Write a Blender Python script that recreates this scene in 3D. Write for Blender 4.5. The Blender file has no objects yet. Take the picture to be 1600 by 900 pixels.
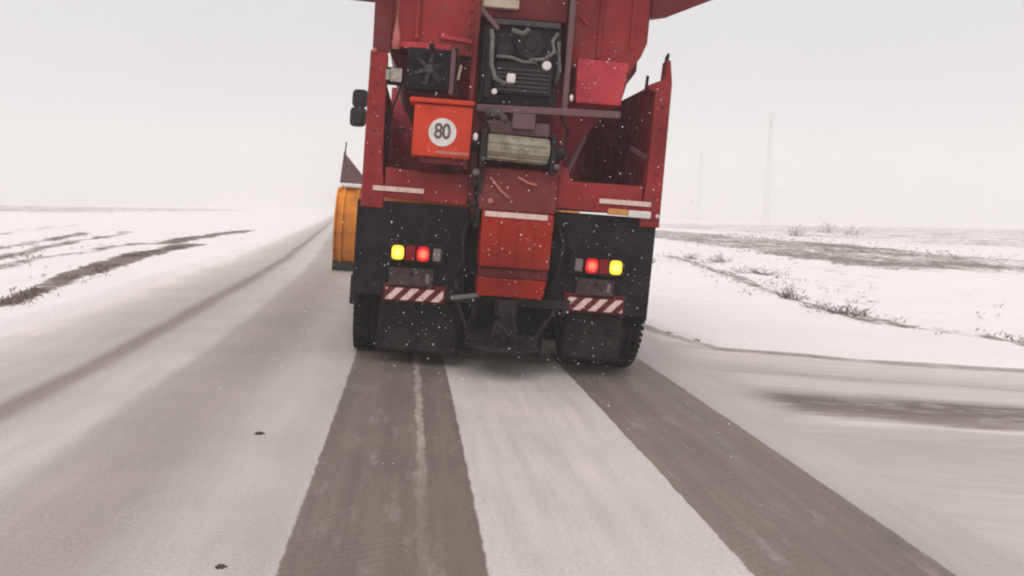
import bpy, bmesh, math, random
from math import radians as R, sin, cos, pi
from mathutils import Vector, Matrix, noise
random.seed(7)
sc = bpy.context.scene
col = sc.collection

# ---------------------------------------------------------------- camera, sky, sun, exposure
CAM_H = 1.25
cd = bpy.data.cameras.new('camera'); cam = bpy.data.objects.new('camera', cd); col.objects.link(cam)
cd.sensor_width = 36; cd.lens = 29.25; cd.shift_x = 127/1600; cd.clip_start = .05; cd.clip_end = 3000
cam.matrix_world = Matrix.Translation((0, 0, CAM_H)) @ Matrix.Rotation(R(-.925), 4, 'Z') @ \
    Matrix.Rotation(R(-5.8), 4, 'X') @ Matrix.Rotation(R(-1.0), 4, 'Y') @ Matrix.Rotation(R(90), 4, 'X')
sc.camera = cam

SUN_EL, SUN_AZ = 38, 200            # degrees; azimuth clockwise from +Y: behind the camera, to the left
w = bpy.data.worlds.new('World'); sc.world = w; w.use_nodes = True
wn, wl = w.node_tree.nodes, w.node_tree.links; wn.clear()
wo = wn.new('ShaderNodeOutputWorld'); bg = wn.new('ShaderNodeBackground'); bg.inputs[1].default_value = .1
sky = wn.new('ShaderNodeTexSky'); sky.sky_type = 'NISHITA'; sky.sun_disc = False
sky.sun_elevation = R(SUN_EL); sky.sun_rotation = R(SUN_AZ)
tcw = wn.new('ShaderNodeTexCoord'); sep = wn.new('ShaderNodeSeparateXYZ'); wl.new(tcw.outputs['Generated'], sep.inputs[0])
wr = wn.new('ShaderNodeValToRGB'); wl.new(sep.outputs['Z'], wr.inputs[0])      # closed cloud deck
cr = wr.color_ramp
cr.elements[0].position = 0; cr.elements[0].color = (.780, .735, .732, 1)
cr.elements[1].position = .9; cr.elements[1].color = (1.32, 1.28, 1.265, 1)
e = cr.elements.new(.16); e.color = (.712, .708, .732, 1)
e = cr.elements.new(.32); e.color = (.708, .708, .735, 1)
wnz = wn.new('ShaderNodeTexNoise'); wnz.inputs['Scale'].default_value = 2.2; wnz.inputs['Detail'].default_value = 4
wl.new(tcw.outputs['Generated'], wnz.inputs['Vector'])
wm = wn.new('ShaderNodeMapRange'); wm.inputs[1].default_value = .3; wm.inputs[2].default_value = .7
wm.inputs[3].default_value = 9.2; wm.inputs[4].default_value = 10.6; wl.new(wnz.outputs[0], wm.inputs[0])
wv = wn.new('ShaderNodeVectorMath'); wv.operation = 'SCALE'; wl.new(wr.outputs[0], wv.inputs[0]); wl.new(wm.outputs[0], wv.inputs['Scale'])
wx = wn.new('ShaderNodeMix'); wx.data_type = 'RGBA'; wx.inputs[0].default_value = .93
wl.new(sky.outputs[0], wx.inputs[6]); wl.new(wv.outputs[0], wx.inputs[7])
wl.new(wx.outputs[2], bg.inputs[0]); wl.new(bg.outputs[0], wo.inputs[0])

sd = bpy.data.lights.new('sun', 'SUN'); sd.energy = .7; sd.angle = R(25); sd.color = (1, .95, .9)
so = bpy.data.objects.new('sun', sd); col.objects.link(so)
so.rotation_euler = (R(90-SUN_EL), 0, R(180-SUN_AZ))

sc.view_settings.view_transform = 'Standard'; sc.view_settings.look = 'None'
sc.view_settings.exposure = 0.0; sc.view_settings.gamma = 1
sc.render.engine = 'CYCLES'
sc.cycles.use_denoising = True; sc.cycles.denoising_input_passes = 'RGB_ALBEDO_NORMAL'; sc.cycles.denoising_prefilter = 'ACCURATE'; sc.cycles.filter_width = 2.1; sc.cycles.use_adaptive_sampling = False
sc.cycles.max_bounces = 8; sc.cycles.diffuse_bounces = 4; sc.cycles.volume_bounces = 3
sc.cycles.sample_clamp_indirect = 6

# ---------------------------------------------------------------- helpers
class N:
    """small node-tree writer"""
    def __init__(s, name, rough=.8):
        s.m = bpy.data.materials.new(name); s.m.use_nodes = True
        s.t = s.m.node_tree; s.b = s.t.nodes['Principled BSDF']; s.b.inputs['Roughness'].default_value = rough
        s.b.inputs['Specular IOR Level'].default_value = .18
    def n(s, k, **kw):
        x = s.t.nodes.new('ShaderNode'+k)
        for a, v in kw.items(): setattr(x, a, v)
        return x
    def put(s, sock, v):
        if hasattr(v, 'is_output'): s.t.links.new(v, sock)
        elif isinstance(v, (tuple, list)) and sock.type == 'RGBA': sock.default_value = (*v[:3], 1)
        else: sock.default_value = v
    def obj(s): return s.n('TexCoord').outputs['Object']
    def scale(s, v, sc3):
        x = s.n('Mapping'); s.put(x.inputs['Vector'], v); x.inputs['Scale'].default_value = sc3; return x.outputs[0]
    def noise(s, v, scale, detail=4, rough=.55):
        x = s.n('TexNoise'); s.put(x.inputs['Vector'], v); x.inputs['Scale'].default_value = scale
        x.inputs['Detail'].default_value = detail; x.inputs['Roughness'].default_value = rough; return x.outputs[0]
    def mr(s, v, a, b, c=0., d=1., smooth=False):
        x = s.n('MapRange'); s.put(x.inputs[0], v)
        for i, k in enumerate((a, b, c, d)): x.inputs[i+1].default_value = k
        if smooth: x.interpolation_type = 'SMOOTHSTEP'
        return x.outputs[0]
    def math(s, op, a, b=0.):
        x = s.n('Math', operation=op); s.put(x.inputs[0], a); s.put(x.inputs[1], b); return x.outputs[0]
    def mix(s, f, a, b, blend='MIX'):
        x = s.n('Mix', data_type='RGBA', blend_type=blend); s.put(x.inputs[0], f); s.put(x.inputs[6], a); s.put(x.inputs[7], b); return x.outputs[2]
    def ramp(s, v, stops):
        x = s.n('ValToRGB'); s.put(x.inputs[0], v); c = x.color_ramp
        while len(c.elements) > 1: c.elements.remove(c.elements[0])
        c.elements[0].position = stops[0][0]; c.elements[0].color = (*stops[0][1], 1)
        for p, k in stops[1:]:
            q = c.elements.new(p); q.color = (*k, 1)
        return x.outputs[0]
    def attr(s, name): return s.n('Attribute', attribute_name=name).outputs['Fac']
    def bump(s, h, dist, strength=1.):
        x = s.n('Bump'); s.put(x.inputs['Height'], h); x.inputs['Distance'].default_value = dist; x.inputs['Strength'].default_value = strength
        s.t.links.new(x.outputs[0], s.b.inputs['Normal'])
    def base(s, c): s.put(s.b.inputs['Base Color'], c)

def plain(name, c, rough=.6, metal=0., dirt=None, amount=.5, emit=None, scale=6.):
    k = N(name, rough)
    if dirt:
        o = k.obj(); f = k.mr(k.noise(o, scale, 6, .65), .42, .72, 0, amount)
        g = k.mr(k.noise(k.scale(o, (26, 26, 5)), 2.2, 4, .6), .5, .75, 0, amount*.8)
        k.base(k.mix(g, k.mix(f, c, dirt), dirt))
        k.put(k.b.inputs['Roughness'], k.mr(k.noise(o, 9, 4), .3, .7, rough-.08, rough+.15))
    else: k.base(c)
    k.b.inputs['Metallic'].default_value = metal
    if emit:
        k.put(k.b.inputs['Emission Color'], emit[0]); k.b.inputs['Emission Strength'].default_value = emit[1]
    return k.m

GRIME = (.15, .085, .08)
M = {}
def paint(name, c, amt=.5, rough=.45):
    k = N(name, rough); o = k.obj()
    fade = k.mr(k.noise(o, 1.7, 4, .6), .35, .65, 0, 1)
    base_ = k.mix(fade, tuple(a*.62 for a in c), (min(1, c[0]*1.12), c[1]*1.25, c[2]*1.1))
    f = k.mr(k.noise(o, 7, 7, .7), .48, .75, 0, amt)
    g = k.mr(k.noise(k.scale(o, (30, 30, 3.5)), 1.8, 5, .65), .52, .8, 0, amt)
    cc = k.mix(g, k.mix(f, base_, GRIME), (.055, .022, .024))
    sp = k.math('MULTIPLY', k.mr(k.noise(k.scale(o, (1, 1, .7)), 38, 3, .6), .68, .75, 0, .6), k.mr(k.noise(o, 3.1, 3), .48, .64))
    k.base(k.mix(sp, cc, (.42, .30, .30)))
    k.put(k.b.inputs['Roughness'], k.mr(k.noise(o, 9, 4), .3, .7, rough-.1, rough+.2))
    k.bump(k.math('ADD', k.noise(o, 2.6, 3), k.math('MULTIPLY', k.noise(o, 60, 3), .06)), .02, .5)
    M[name] = k.m
paint('red_paint', (.32, .022, .026), .38)
paint('dark_red_paint', (.175, .014, .020), .42)
paint('bed_paint', (.40, .034, .062), .3)
paint('orange_red_paint', (.60, .045, .018), .2)
paint('crimson_paint', (.50, .040, .060), .2)
paint('chute_red_paint', (.38, .018, .010), .25)
paint('rose_paint', (.55, .16, .15), .3)
paint('plow_orange', (.84, .27, .015), .2)
def grimy(name, c, dirt, amt, rough):
    k = N(name, rough); o = k.obj()
    f = k.mr(k.noise(o, 5, 7, .7), .45, .75, 0, amt)
    st = k.mr(k.noise(k.scale(o, (22, 22, 4)), 2.2, 5, .65), .52, .8, 0, amt*.8)
    sp = k.mr(k.noise(k.scale(o, (1, 1, .6)), 34, 3, .6), .66, .74, 0, .75)
    sp = k.math('MULTIPLY', sp, k.mr(k.noise(o, 3.5, 3), .45, .65))
    k.base(k.mix(sp, k.mix(st, k.mix(f, c, dirt), dirt), (.24, .21, .21)))
    k.bump(k.noise(o, 40, 4), .004, .5); return k.m
M['black_plastic'] = grimy('black_plastic', (.009, .006, .009), (.048, .034, .038), .55, .7)
M['rubber'] = grimy('rubber', (.010, .008, .009), (.075, .056, .050), .55, .85)
M['dark_steel'] = plain('dark_steel', (.022, .017, .019), .55, .2, (.055, .040, .040), .7, scale=10)
M['grey_steel'] = plain('grey_steel', (.085, .073, .078), .55, .2, (.035, .027, .027), .7, scale=14)
M['pale_steel'] = plain('pale_steel', (.20, .18, .18), .5, .2, (.06, .05, .048), .7, scale=14)
M['worn_zinc'] = plain('worn_zinc', (.36, .33, .25), .5, .2, (.11, .09, .055), .7, scale=12)
M['purple_steel'] = plain('purple_steel', (.17, .09, .10), .55, .1, GRIME, .5)
M['white_plastic'] = plain('white_plastic', (.80, .74, .72), .45, 0, (.45, .36, .33), .4, scale=30)
M['pale_tape'] = plain('pale_tape', (.80, .60, .54), .4, 0, (.45, .28, .22), .5, scale=20)
M['cream_paint'] = plain('cream_paint', (.55, .45, .34), .5, 0, GRIME, .5)
M['lamp_glass'] = plain('lamp_glass', (.42, .38, .33), .25, 0, (.12, .10, .07), .7, scale=25)
M['brown_plate'] = plain('brown_plate', (.05, .034, .031), .6, 0, (.12, .09, .078), .7, scale=16)
M['digit_black'] = plain('digit_black', (.12, .105, .085), .6)
M['amber_off'] = plain('amber_off', (.62, .28, .09), .35)
M['grey_lens'] = plain('grey_lens', (.20, .17, .165), .3)
M['red_lens'] = plain('red_lens', (.22, .01, .015), .25)
M['glass'] = plain('glass', (.03, .035, .04), .08)
M['cab_paint'] = plain('cab_paint', (.50, .13, .03), .4, 0, GRIME, .3)
M['snow_cap'] = plain('snow_cap', (.82, .80, .79), .8)
M['wood'] = plain('wood', (.14, .115, .10), .8)
M['twig'] = plain('twig', (.085, .065, .055), .9)
M['dry_blade'] = plain('dry_blade', (.16, .125, .095), .9)
def flake():
    k = N('flake', .8); k.base((.95, .95, .95)); a = k.n('BsdfTranslucent'); a.inputs[0].default_value = (.95, .95, .95, 1)
    x = k.n('MixShader'); x.inputs[0].default_value = .5
    k.t.links.new(k.b.outputs[0], x.inputs[1]); k.t.links.new(a.outputs[0], x.inputs[2]); k.t.links.new(x.outputs[0], k.t.nodes['Material Output'].inputs[0]); return k.m
M['flake'] = flake()
def lit(name, hot, rim, strength):
    k = N(name, .3); o = k.obj(); x = k.n('VectorMath', operation='LENGTH'); k.put(x.inputs[0], k.scale(o, (1, 0, 1)))
    f = k.mr(x.outputs['Value'], .008, .052, 0, 1, True); k.base(rim)
    k.put(k.b.inputs['Emission Color'], k.mix(f, hot, rim)); k.put(k.b.inputs['Emission Strength'], k.mr(f, 0, 1, strength, strength*.75)); return k.m
M['amber_lit'] = lit('amber_lit', (1, .90, .28), (.92, .60, .03), 1.1)
M['red_lit'] = lit('red_lit', (1, .30, .16), (.50, .0, .005), 1.15)

def hazard():
    k = N('hazard_stripes', .45); o = k.obj(); s = k.n('SeparateXYZ'); k.t.links.new(o, s.inputs[0])
    u = k.math('SUBTRACT', s.outputs['X'], k.math('MULTIPLY', s.outputs['Z'], .95))
    f = k.math('FRACT', k.math('MULTIPLY', k.math('ADD', u, 10.0), 1/.118))
    d = k.mr(k.noise(o, 30, 4), .45, .75, 0, .5)
    st = k.mr(f, .47, .53)
    k.base(k.mix(d, k.mix(st, (.80, .58, .54), (.12, .012, .016)), (.16, .1, .09)))
    return k.m
M['hazard'] = hazard()

class B:
    """collects shapes; build() links them as one mesh object"""
    def __init__(s): s.bm = bmesh.new()
    def box(s, x0, x1, y0, y1, z0, z1, rot=None):
        vs = [Vector((x, y, z)) for x in (x0, x1) for y in (y0, y1) for z in (z0, z1)]
        if rot is not None:
            c = Vector(((x0+x1)/2, (y0+y1)/2, (z0+z1)/2)); vs = [c + rot @ (v-c) for v in vs]
        v = [s.bm.verts.new(p) for p in vs]
        for q in ((0, 1, 3, 2), (4, 6, 7, 5), (0, 4, 5, 1), (2, 3, 7, 6), (0, 2, 6, 4), (1, 5, 7, 3)): s.bm.faces.new([v[i] for i in q])
        return s
    def bar(s, a, b, wx, wz):
        a, b = Vector(a), Vector(b); d = (b-a); L = d.length; q = d.to_track_quat('Z', 'Y').to_matrix()
        vs = [s.bm.verts.new((a+b)/2 + q @ Vector((x*wx/2, y*wz/2, z*L/2))) for x in (-1, 1) for y in (-1, 1) for z in (-1, 1)]
        for f in ((0, 1, 3, 2), (4, 6, 7, 5), (0, 4, 5, 1), (2, 3, 7, 6), (0, 2, 6, 4), (1, 5, 7, 3)): s.bm.faces.new([vs[i] for i in f])
        return s
    def cyl(s, a, b, r, seg=20, r2=None):
        a, b = Vector(a), Vector(b); d = b-a; q = d.to_track_quat('Z', 'Y').to_matrix(); r2 = r if r2 is None else r2
        A = [s.bm.verts.new(a + q @ Vector((r*cos(t), r*sin(t), 0))) for t in (2*pi*i/seg for i in range(seg))]
        C = [s.bm.verts.new(b + q @ Vector((r2*cos(t), r2*sin(t), 0))) for t in (2*pi*i/seg for i in range(seg))]
        for i in range(seg): s.bm.faces.new((A[i], A[(i+1) % seg], C[(i+1) % seg], C[i]))
        s.bm.faces.new(A[::-1]); s.bm.faces.new(C); return s
    def tube(s, pts, r, seg=8):
        pts = [Vector(p) for p in pts]; rings = []
        for i, p in enumerate(pts):
            d = (pts[min(i+1, len(pts)-1)] - pts[max(i-1, 0)]).normalized(); q = d.to_track_quat('Z', 'Y').to_matrix()
            rr = r[i] if isinstance(r, (list, tuple)) else r
            rings.append([s.bm.verts.new(p + q @ Vector((rr*cos(2*pi*k/seg), rr*sin(2*pi*k/seg), 0))) for k in range(seg)])
        for a, b in zip(rings, rings[1:]):
            for k in range(seg): s.bm.faces.new((a[k], a[(k+1) % seg], b[(k+1) % seg], b[k]))
        s.bm.faces.new(rings[0][::-1]); s.bm.faces.new(rings[-1]); return s
    def prism(s, poly, a, b, axis='y'):
        """polygon (p, q) pushed from a to b: axis y -> (p, ., q); axis x -> (., p, q)"""
        f = (lambda p, t: (p[0], t, p[1])) if axis == 'y' else (lambda p, t: (t, p[0], p[1]))
        A = [s.bm.verts.new(f(p, a)) for p in poly]; C = [s.bm.verts.new(f(p, b)) for p in poly]; n = len(poly)
        for i in range(n): s.bm.faces.new((A[i], A[(i+1) % n], C[(i+1) % n], C[i]))
        s.bm.faces.new(A[::-1]); s.bm.faces.new(C); return s
    def hull(s, lo, hi):
        """two rings of points with equal count, skinned and capped"""
        A = [s.bm.verts.new(p) for p in lo]; C = [s.bm.verts.new(p) for p in hi]; n = len(lo)
        for i in range(n): s.bm.faces.new((A[i], A[(i+1) % n], C[(i+1) % n], C[i]))
        s.bm.faces.new(A[::-1]); s.bm.faces.new(C); return s
    def lathe(s, prof, c, seg=48):
        """(r, x) profile turned about the X axis through c; closed profile"""
        rings = [[s.bm.verts.new((c[0]+x, c[1]+r*cos(2*pi*i/seg), c[2]+r*sin(2*pi*i/seg))) for r, x in prof] for i in range(seg)]
        n = len(prof)
        for i in range(seg):
            a, b = rings[i], rings[(i+1) % seg]
            for k in range(n): s.bm.faces.new((a[k], a[(k+1) % n], b[(k+1) % n], b[k]))
        return s
    def ball(s, c, r, sub=2, sq=(1, 1, 1), jit=0.):
        v = bmesh.ops.create_icosphere(s.bm, subdivisions=sub, radius=1)['verts']
        for q in v:
            k = 1 + jit*noise.noise(q.co*1.7 + Vector(c)*9)
            q.co = Vector((q.co.x*sq[0], q.co.y*sq[1], q.co.z*sq[2]))*r*k + Vector(c)
        return s
    def build(s, name, mat, parent=None, bevel=.006, smooth=False):
        bmesh.ops.recalc_face_normals(s.bm, faces=s.bm.faces)
        me = bpy.data.meshes.new(name); s.bm.to_mesh(me); s.bm.free()
        o = bpy.data.objects.new(name, me); col.objects.link(o); o.parent = parent
        me.materials.append(M[mat] if isinstance(mat, str) else mat)
        if smooth:
            for p in me.polygons: p.use_smooth = True
        if bevel:
            m = o.modifiers.new('bevel', 'BEVEL'); m.width = bevel; m.segments = 2; m.limit_method = 'ANGLE'; m.angle_limit = R(40)
        return o

def tag(o, label=None, cat=None, group=None, kind=None):
    for k, v in (('label', label), ('category', cat), ('group', group), ('kind', kind)):
        if v: o[k] = v
    return o
def empty(name, loc=(0, 0, 0)):
    o = bpy.data.objects.new(name, None); col.objects.link(o); o.location = loc; o.empty_display_size = .3; return o

# ---------------------------------------------------------------- the lie of the land
def bend(y):                                   # the road swings gently left
    t = (y-11)/3.0
    return -.09*3.0*(math.log1p(math.exp(t)) if t < 30 else t)
def zg(x, y):
    l = x - bend(y) if y < 60 else x
    e = min(1, max(0, 1-(y-14)/30))
    b = -.0524*max(-1.52, min(x, 9)) if x > -1.52 else .0797 + .015*(max(x, -12)+1.52)
    t = max(0, min(1, (-6-x)/40))
    return b*(.3+.7*e) - (.011-.005*t*t*(3-2*t))*max(0, y-12)

def seg_d(px, py, pts):
    best = 1e9
    for (ax, ay), (bx, by) in zip(pts, pts[1:]):
        dx, dy = bx-ax, by-ay; L = dx*dx+dy*dy
        t = 0 if L == 0 else max(0, min(1, ((px-ax)*dx+(py-ay)*dy)/L))
        best = min(best, math.hypot(px-ax-t*dx, py-ay-t*dy))
    return best
def sm(a, b, x):
    t = max(0, min(1, (x-a)/(b-a))); return t*t*(3-2*t)

STRIP1 = [(-4.26, 8.6), (-4.5, 9.9), (-5.18, 13.4), (-6.0, 19.4), (-6.15, 22.7)]
STRIP2 = [(-7.2, 23.4), (-7.7, 28.4), (-8.1, 39)]
FAINT = [[(-6.3, 11), (-6.7, 13.4), (-7.2, 16.4), (-8.0, 24.2)], [(-7.6, 13), (-8.4, 16.8), (-9.5, 22.4), (-12, 34.8)],
         [(-10, 20), (-11, 24.3), (-13, 32.6)], [(-14, 24), (-18, 44)]]
WEEDS = [(8.6, 28), (8.3, 24.5), (7.34, 19), (6.5, 14.4), (6.35, 12.5), (6.4, 11), (7.2, 9.9), (9, 9.8), (16, 10.4)]
CURB = [(2.55, 11.4), (2.62, 10.1), (2.74, 9.15), (3.08, 8.30), (4.5, 8.08), (8, 8.2), (30, 9.1)]
LOWC = [(2.75, -6), (2.9, 1.5), (3.6, 3.1), (5, 3.9), (8, 4.2), (30, 4.6)]
def interp(pts, x):
    for (ax, ay), (bx, by) in zip(pts, pts[1:]):
        if ax <= x <= bx: return ay + (by-ay)*(x-ax)/(bx-ax)
    return pts[-1][1] if x > pts[-1][0] else pts[0][1]
def apron(x, y):
    """signed metres inside the turning apron on the right (positive inside)"""
    if x < 2.5: return -9
    hi = interp([(2.5, 11.7)]+[(a, b) for a, b in CURB], x) if x >= 2.55 else 11.7
    lo = interp([(a, b) for a, b in LOWC], x) if x >= 2.75 else -99
    d = min(hi-y, y-lo)
    return max(-9, d)
def soil_shade_at(x, y):
    n1 = noise.noise(Vector((x*1.3, y*.5, 3)))
    s = 0
    if x < 0:
        wdt = .10 + .016*(y-8)
        d = seg_d(x, y, STRIP1); s = max(s, (.8+.2*sm(9, 13, y))*sm(wdt*2.6, wdt*.5, d + .1*n1))
        d = seg_d(x, y, STRIP2); s = max(s, 1.0*sm(.75, .2, d + .2*n1))
        for F in FAINT: s = max(s, .74*sm(.6, .1, seg_d(x, y, F)+.2*n1))
        s = max(s, .66*sm(55, 90, y + .15*x)*sm(230, 190, y)*sm(-16, -45, x))
    else:
        d = seg_d(x, y, CURB); s = max(s, .8*sm(.19, .05, d))  # curb line: bare soil plus the snow bank's shaded side, put into colour
        d = seg_d(x, y, WEEDS); s = max(s, .62*sm(.55, .1, d+.25*n1))
        if 12 < x < 25 and 18 < y < 90:
            s = max(s, .72*sm(12.4, 13.6, x+.6*n1)*sm(23.5, 20.5, x)*sm(19, 26, y)*sm(88, 70, y))
        s = max(s, .60*sm(30, 45, y)*sm(21, 27, x)*sm(190, 130, y))
        s = max(s, .40*sm(6, 8, x)*sm(11, 14, y)*sm(13, 11.5, x))  # mottled snow: the shade of its lumps is painted in here
    return s
def snow_h(x, y):
    l = x - bend(y)
    n = noise.noise(Vector((x*.55, y*.4, 0)))*.05 + noise.noise(Vector((x*2.3, y*1.7, 5)))*.014
    edge = .08*noise.noise(Vector((y*.9, 1.3, 0))) + .05*noise.noise(Vector((y*3.1, 7, 0)))
    out = max(-3.38+edge - l, l - (2.78+edge))            # metres outside the carriageway
    ap = apron(x, y)
    if ap > -8.9 and l > 2.4: out = min(out, -ap + edge*.4)
    if out < 0: return zg(x, y) - .07
    rise = -.07 + .15*sm(-.02, .22, out) + .05*sm(.3, 1.6, out)
    if x > 0: rise -= .05*sm(-.02, .22, out)
    return zg(x, y) + rise + n*sm(.1, 1.2, out)*(1+.02*max(0, y-10))

def grid(name, us, vs, f, mat, attrs):
    bm = bmesh.new(); layers = {a: bm.verts.layers.float.new(a) for a in attrs}; rows = []
    for v in vs:
        row = []
        for u in us:
            p, vals = f(u, v); q = bm.verts.new(p)
            for a, k in zip(attrs, vals): q[layers[a]] = k
            row.append(q)
        rows.append(row)
    for a, b in zip(rows, rows[1:]):
        for i in range(len(us)-1): bm.faces.new((a[i], a[i+1], b[i+1], b[i]))
    me = bpy.data.meshes.new(name); bm.to_mesh(me); bm.free()
    for p in me.polygons: p.use_smooth = True
    me.materials.append(mat); o = bpy.data.objects.new(name, me); col.objects.link(o); return o

def spaced(a, b, d0, g):
    out = [a]; d = d0
    while out[-1] < b: out.append(out[-1]+d); d *= g
    return out

def snow_mat():
    k = N('field_snow', .75); o = k.obj()
    soil_shade = k.attr('soil_shade')
    n = k.math('ADD', k.math('ADD', k.math('MULTIPLY', k.noise(k.scale(o, (2.2, 1.1, 2.2)), 1.6, 6, .68), .40), k.math('MULTIPLY', k.noise(o, 5.5, 5, .7), .28)), k.math('MULTIPLY', k.noise(k.scale(o, (.5, .22, 1)), 1.0, 5, .6), .32))
    v = k.math('ADD', soil_shade, k.math('MULTIPLY', k.math('SUBTRACT', n, .5), 2.6))
    mask = k.mr(v, .50, .82, 0, 1, True); mask = k.math('MULTIPLY', mask, k.mr(soil_shade, .04, .3))
    sn = k.mix(k.mr(k.noise(o, .7, 5), .3, .7), (.84, .79, .765), (.88, .85, .835))
    so_ = k.mix(k.noise(o, 7, 5), (.11, .085, .07), (.25, .20, .165))
    k.base(k.mix(mask, sn, so_))
    k.b.inputs['Subsurface Weight'].default_value = 0
    k.bump(k.noise(o, 9, 6, .65), .03, .6)
    return k.m

LMIN, LMAX = -3.7, 2.45
def tint(b):
    t = min(1, max(0, (b-.2)/.25)); return (b, b*(.82+.105*t), b*(.70+.17*t))
def road_mat():
    k = N('packed_snow_road', .7); o = k.obj()
    lat, dist = k.attr('lat'), k.attr('dist')
    v3 = k.n('CombineXYZ'); k.put(v3.inputs[0], lat); k.put(v3.inputs[1], dist); P = v3.outputs[0]
    wob = k.math('MULTIPLY', k.math('SUBTRACT', k.noise(k.scale(P, (1, 1, 1)), 7, 5, .7), .5), .09)
    wide = k.math('MULTIPLY', k.math('SUBTRACT', k.noise(k.scale(P, (.3, .16, 1)), 1.5, 3), .5), .22)
    def rp(stops, w):
        u = k.mr(k.math('ADD', lat, w), LMIN, LMAX)
        return k.ramp(u, [((a-LMIN)/(LMAX-LMIN), tint(b)) for a, b in stops])
    left = [(-3.7, .82), (-3.4, .74), (-3.1, .58), (-2.8, .50), (-2.42, .45), (-2.30, .25), (-2.2, .29), (-2.10, .46), (-1.9, .53), (-1.66, .54), (-1.56, .40), (-1.3, .36), (-1.1, .37), (-1.0, .41), (-.9, .45), (-.78, .51)]
    behind = left + [(-.48, .47), (-.3, .50), (.2, .56), (1.3, .58), (1.7, .5), (2.085, .45), (2.2, .49), (2.45, .50)]
    ahead = left + [(-.4, .38), (0, .34), (.4, .46), (1.1, .46), (1.5, .34), (2.0, .36), (2.3, .50), (2.45, .52)]
    lw = k.mr(lat, -.75, -.55)                       # the old ruts wander, the fresh tyre strips run true
    mixw = k.n('Mix', data_type='FLOAT'); k.put(mixw.inputs[0], lw); k.put(mixw.inputs[2], wide); k.put(mixw.inputs[3], k.math('MULTIPLY', wob, .45))
    w = mixw.outputs[0]
    c = k.mix(k.mr(dist, 7.2, 8.2), rp(behind, w), rp(ahead, w))
    lw_ = k.math('ADD', lat, k.math('MULTIPLY', wob, .42)); rear = k.mr(dist, 7.2, 8.2, 1, 0)
    for a, b_, v in ((-.440, .283, .18), (1.243, 2.07, .192)):      # bare strips pressed by the double tyres
        m_ = k.math('MULTIPLY', k.mr(lw_, a, a+.010), k.mr(lw_, b_-.010, b_, 1, 0))
        wear = k.mr(k.noise(k.scale(P, (7, .22, 1)), 1.4, 4, .6), .3, .7, 0, 1)
        tc_ = k.mix(wear, tint(v*.86), tint(v*1.16))
        tread = k.math('SINE', k.math('MULTIPLY', k.math('ADD', dist, k.math('MULTIPLY', k.math('ABSOLUTE', k.math('SUBTRACT', lat, (a+b_)/2)), .7)), 120))
        tc_ = k.mix(k.math('MULTIPLY', k.mr(tread, .2, .9, 0, .16), k.mr(k.noise(P, 1.3, 3), .45, .65)), tc_, (.36, .32, .28))
        c = k.mix(k.math('MULTIPLY', m_, rear), c, tc_)
    st = k.noise(k.scale(P, (6, .5, 1)), 1.6, 6, .62)
    c = k.mix(1, c, k.ramp(st, [(.25, (.89,)*3), (.5, (1,)*3), (.75, (1.09,)*3)]), 'MULTIPLY')
    bl = k.noise(P, 1.1, 5, .6)
    c = k.mix(1, c, k.ramp(bl, [(.25, (.88, .89, .89)), (.75, (1.10, 1.09, 1.07))]), 'MULTIPLY')
    # snow crumbs and smears left in the strips
    sm_ = k.mr(k.noise(k.scale(P, (3.2, .8, 1)), 2.6, 6, .7), .55, .78, 0, .42)
    c = k.mix(sm_, c, (.50, .45, .42))
    thin = k.mr(k.math('ABSOLUTE', k.math('SUBTRACT', k.math('ADD', lat, wob), .055)), .012, .03, 1, 0, True)
    thin = k.math('MULTIPLY', thin, k.math('MULTIPLY', k.mr(dist, 3.4, 4.4, .15, .8), k.mr(dist, 7, 7.5, 1, 0)))
    c = k.mix(k.math('MULTIPLY', thin, k.mr(k.noise(k.scale(P, (8, 1.5, 1)), 3, 4), .3, .6, .35, 1)), c, (.46, .41, .36))
    crumbs = k.math('MULTIPLY', k.mr(k.noise(P, 26, 4, .7), .64, .72, 0, .8), k.mr(k.noise(P, 1.7, 3), .45, .62))
    c = k.mix(crumbs, c, (.58, .54, .50))
    specks = k.math('MULTIPLY', k.mr(k.noise(k.scale(P, (1, .8, 1)), 21, 4, .7), .30, .25, 0, .6), k.mr(k.noise(P, 1.1, 3), .5, .65))
    c = k.mix(specks, c, (.13, .11, .095))
    gr = k.noise(P, 60, 3, .7)
    c = k.mix(1, c, k.ramp(gr, [(.3, (.86,)*3), (.7, (1.12,)*3)]), 'MULTIPLY')
    k.base(c)
    k.put(k.b.inputs['Roughness'], k.mr(st, .3, .7, .5, .8))
    h = k.math('ADD', k.math('MULTIPLY', gr, .25), k.math('MULTIPLY', k.noise(P, 8, 5), .6))
    k.bump(h, .008, .7)
    return k.m

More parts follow.
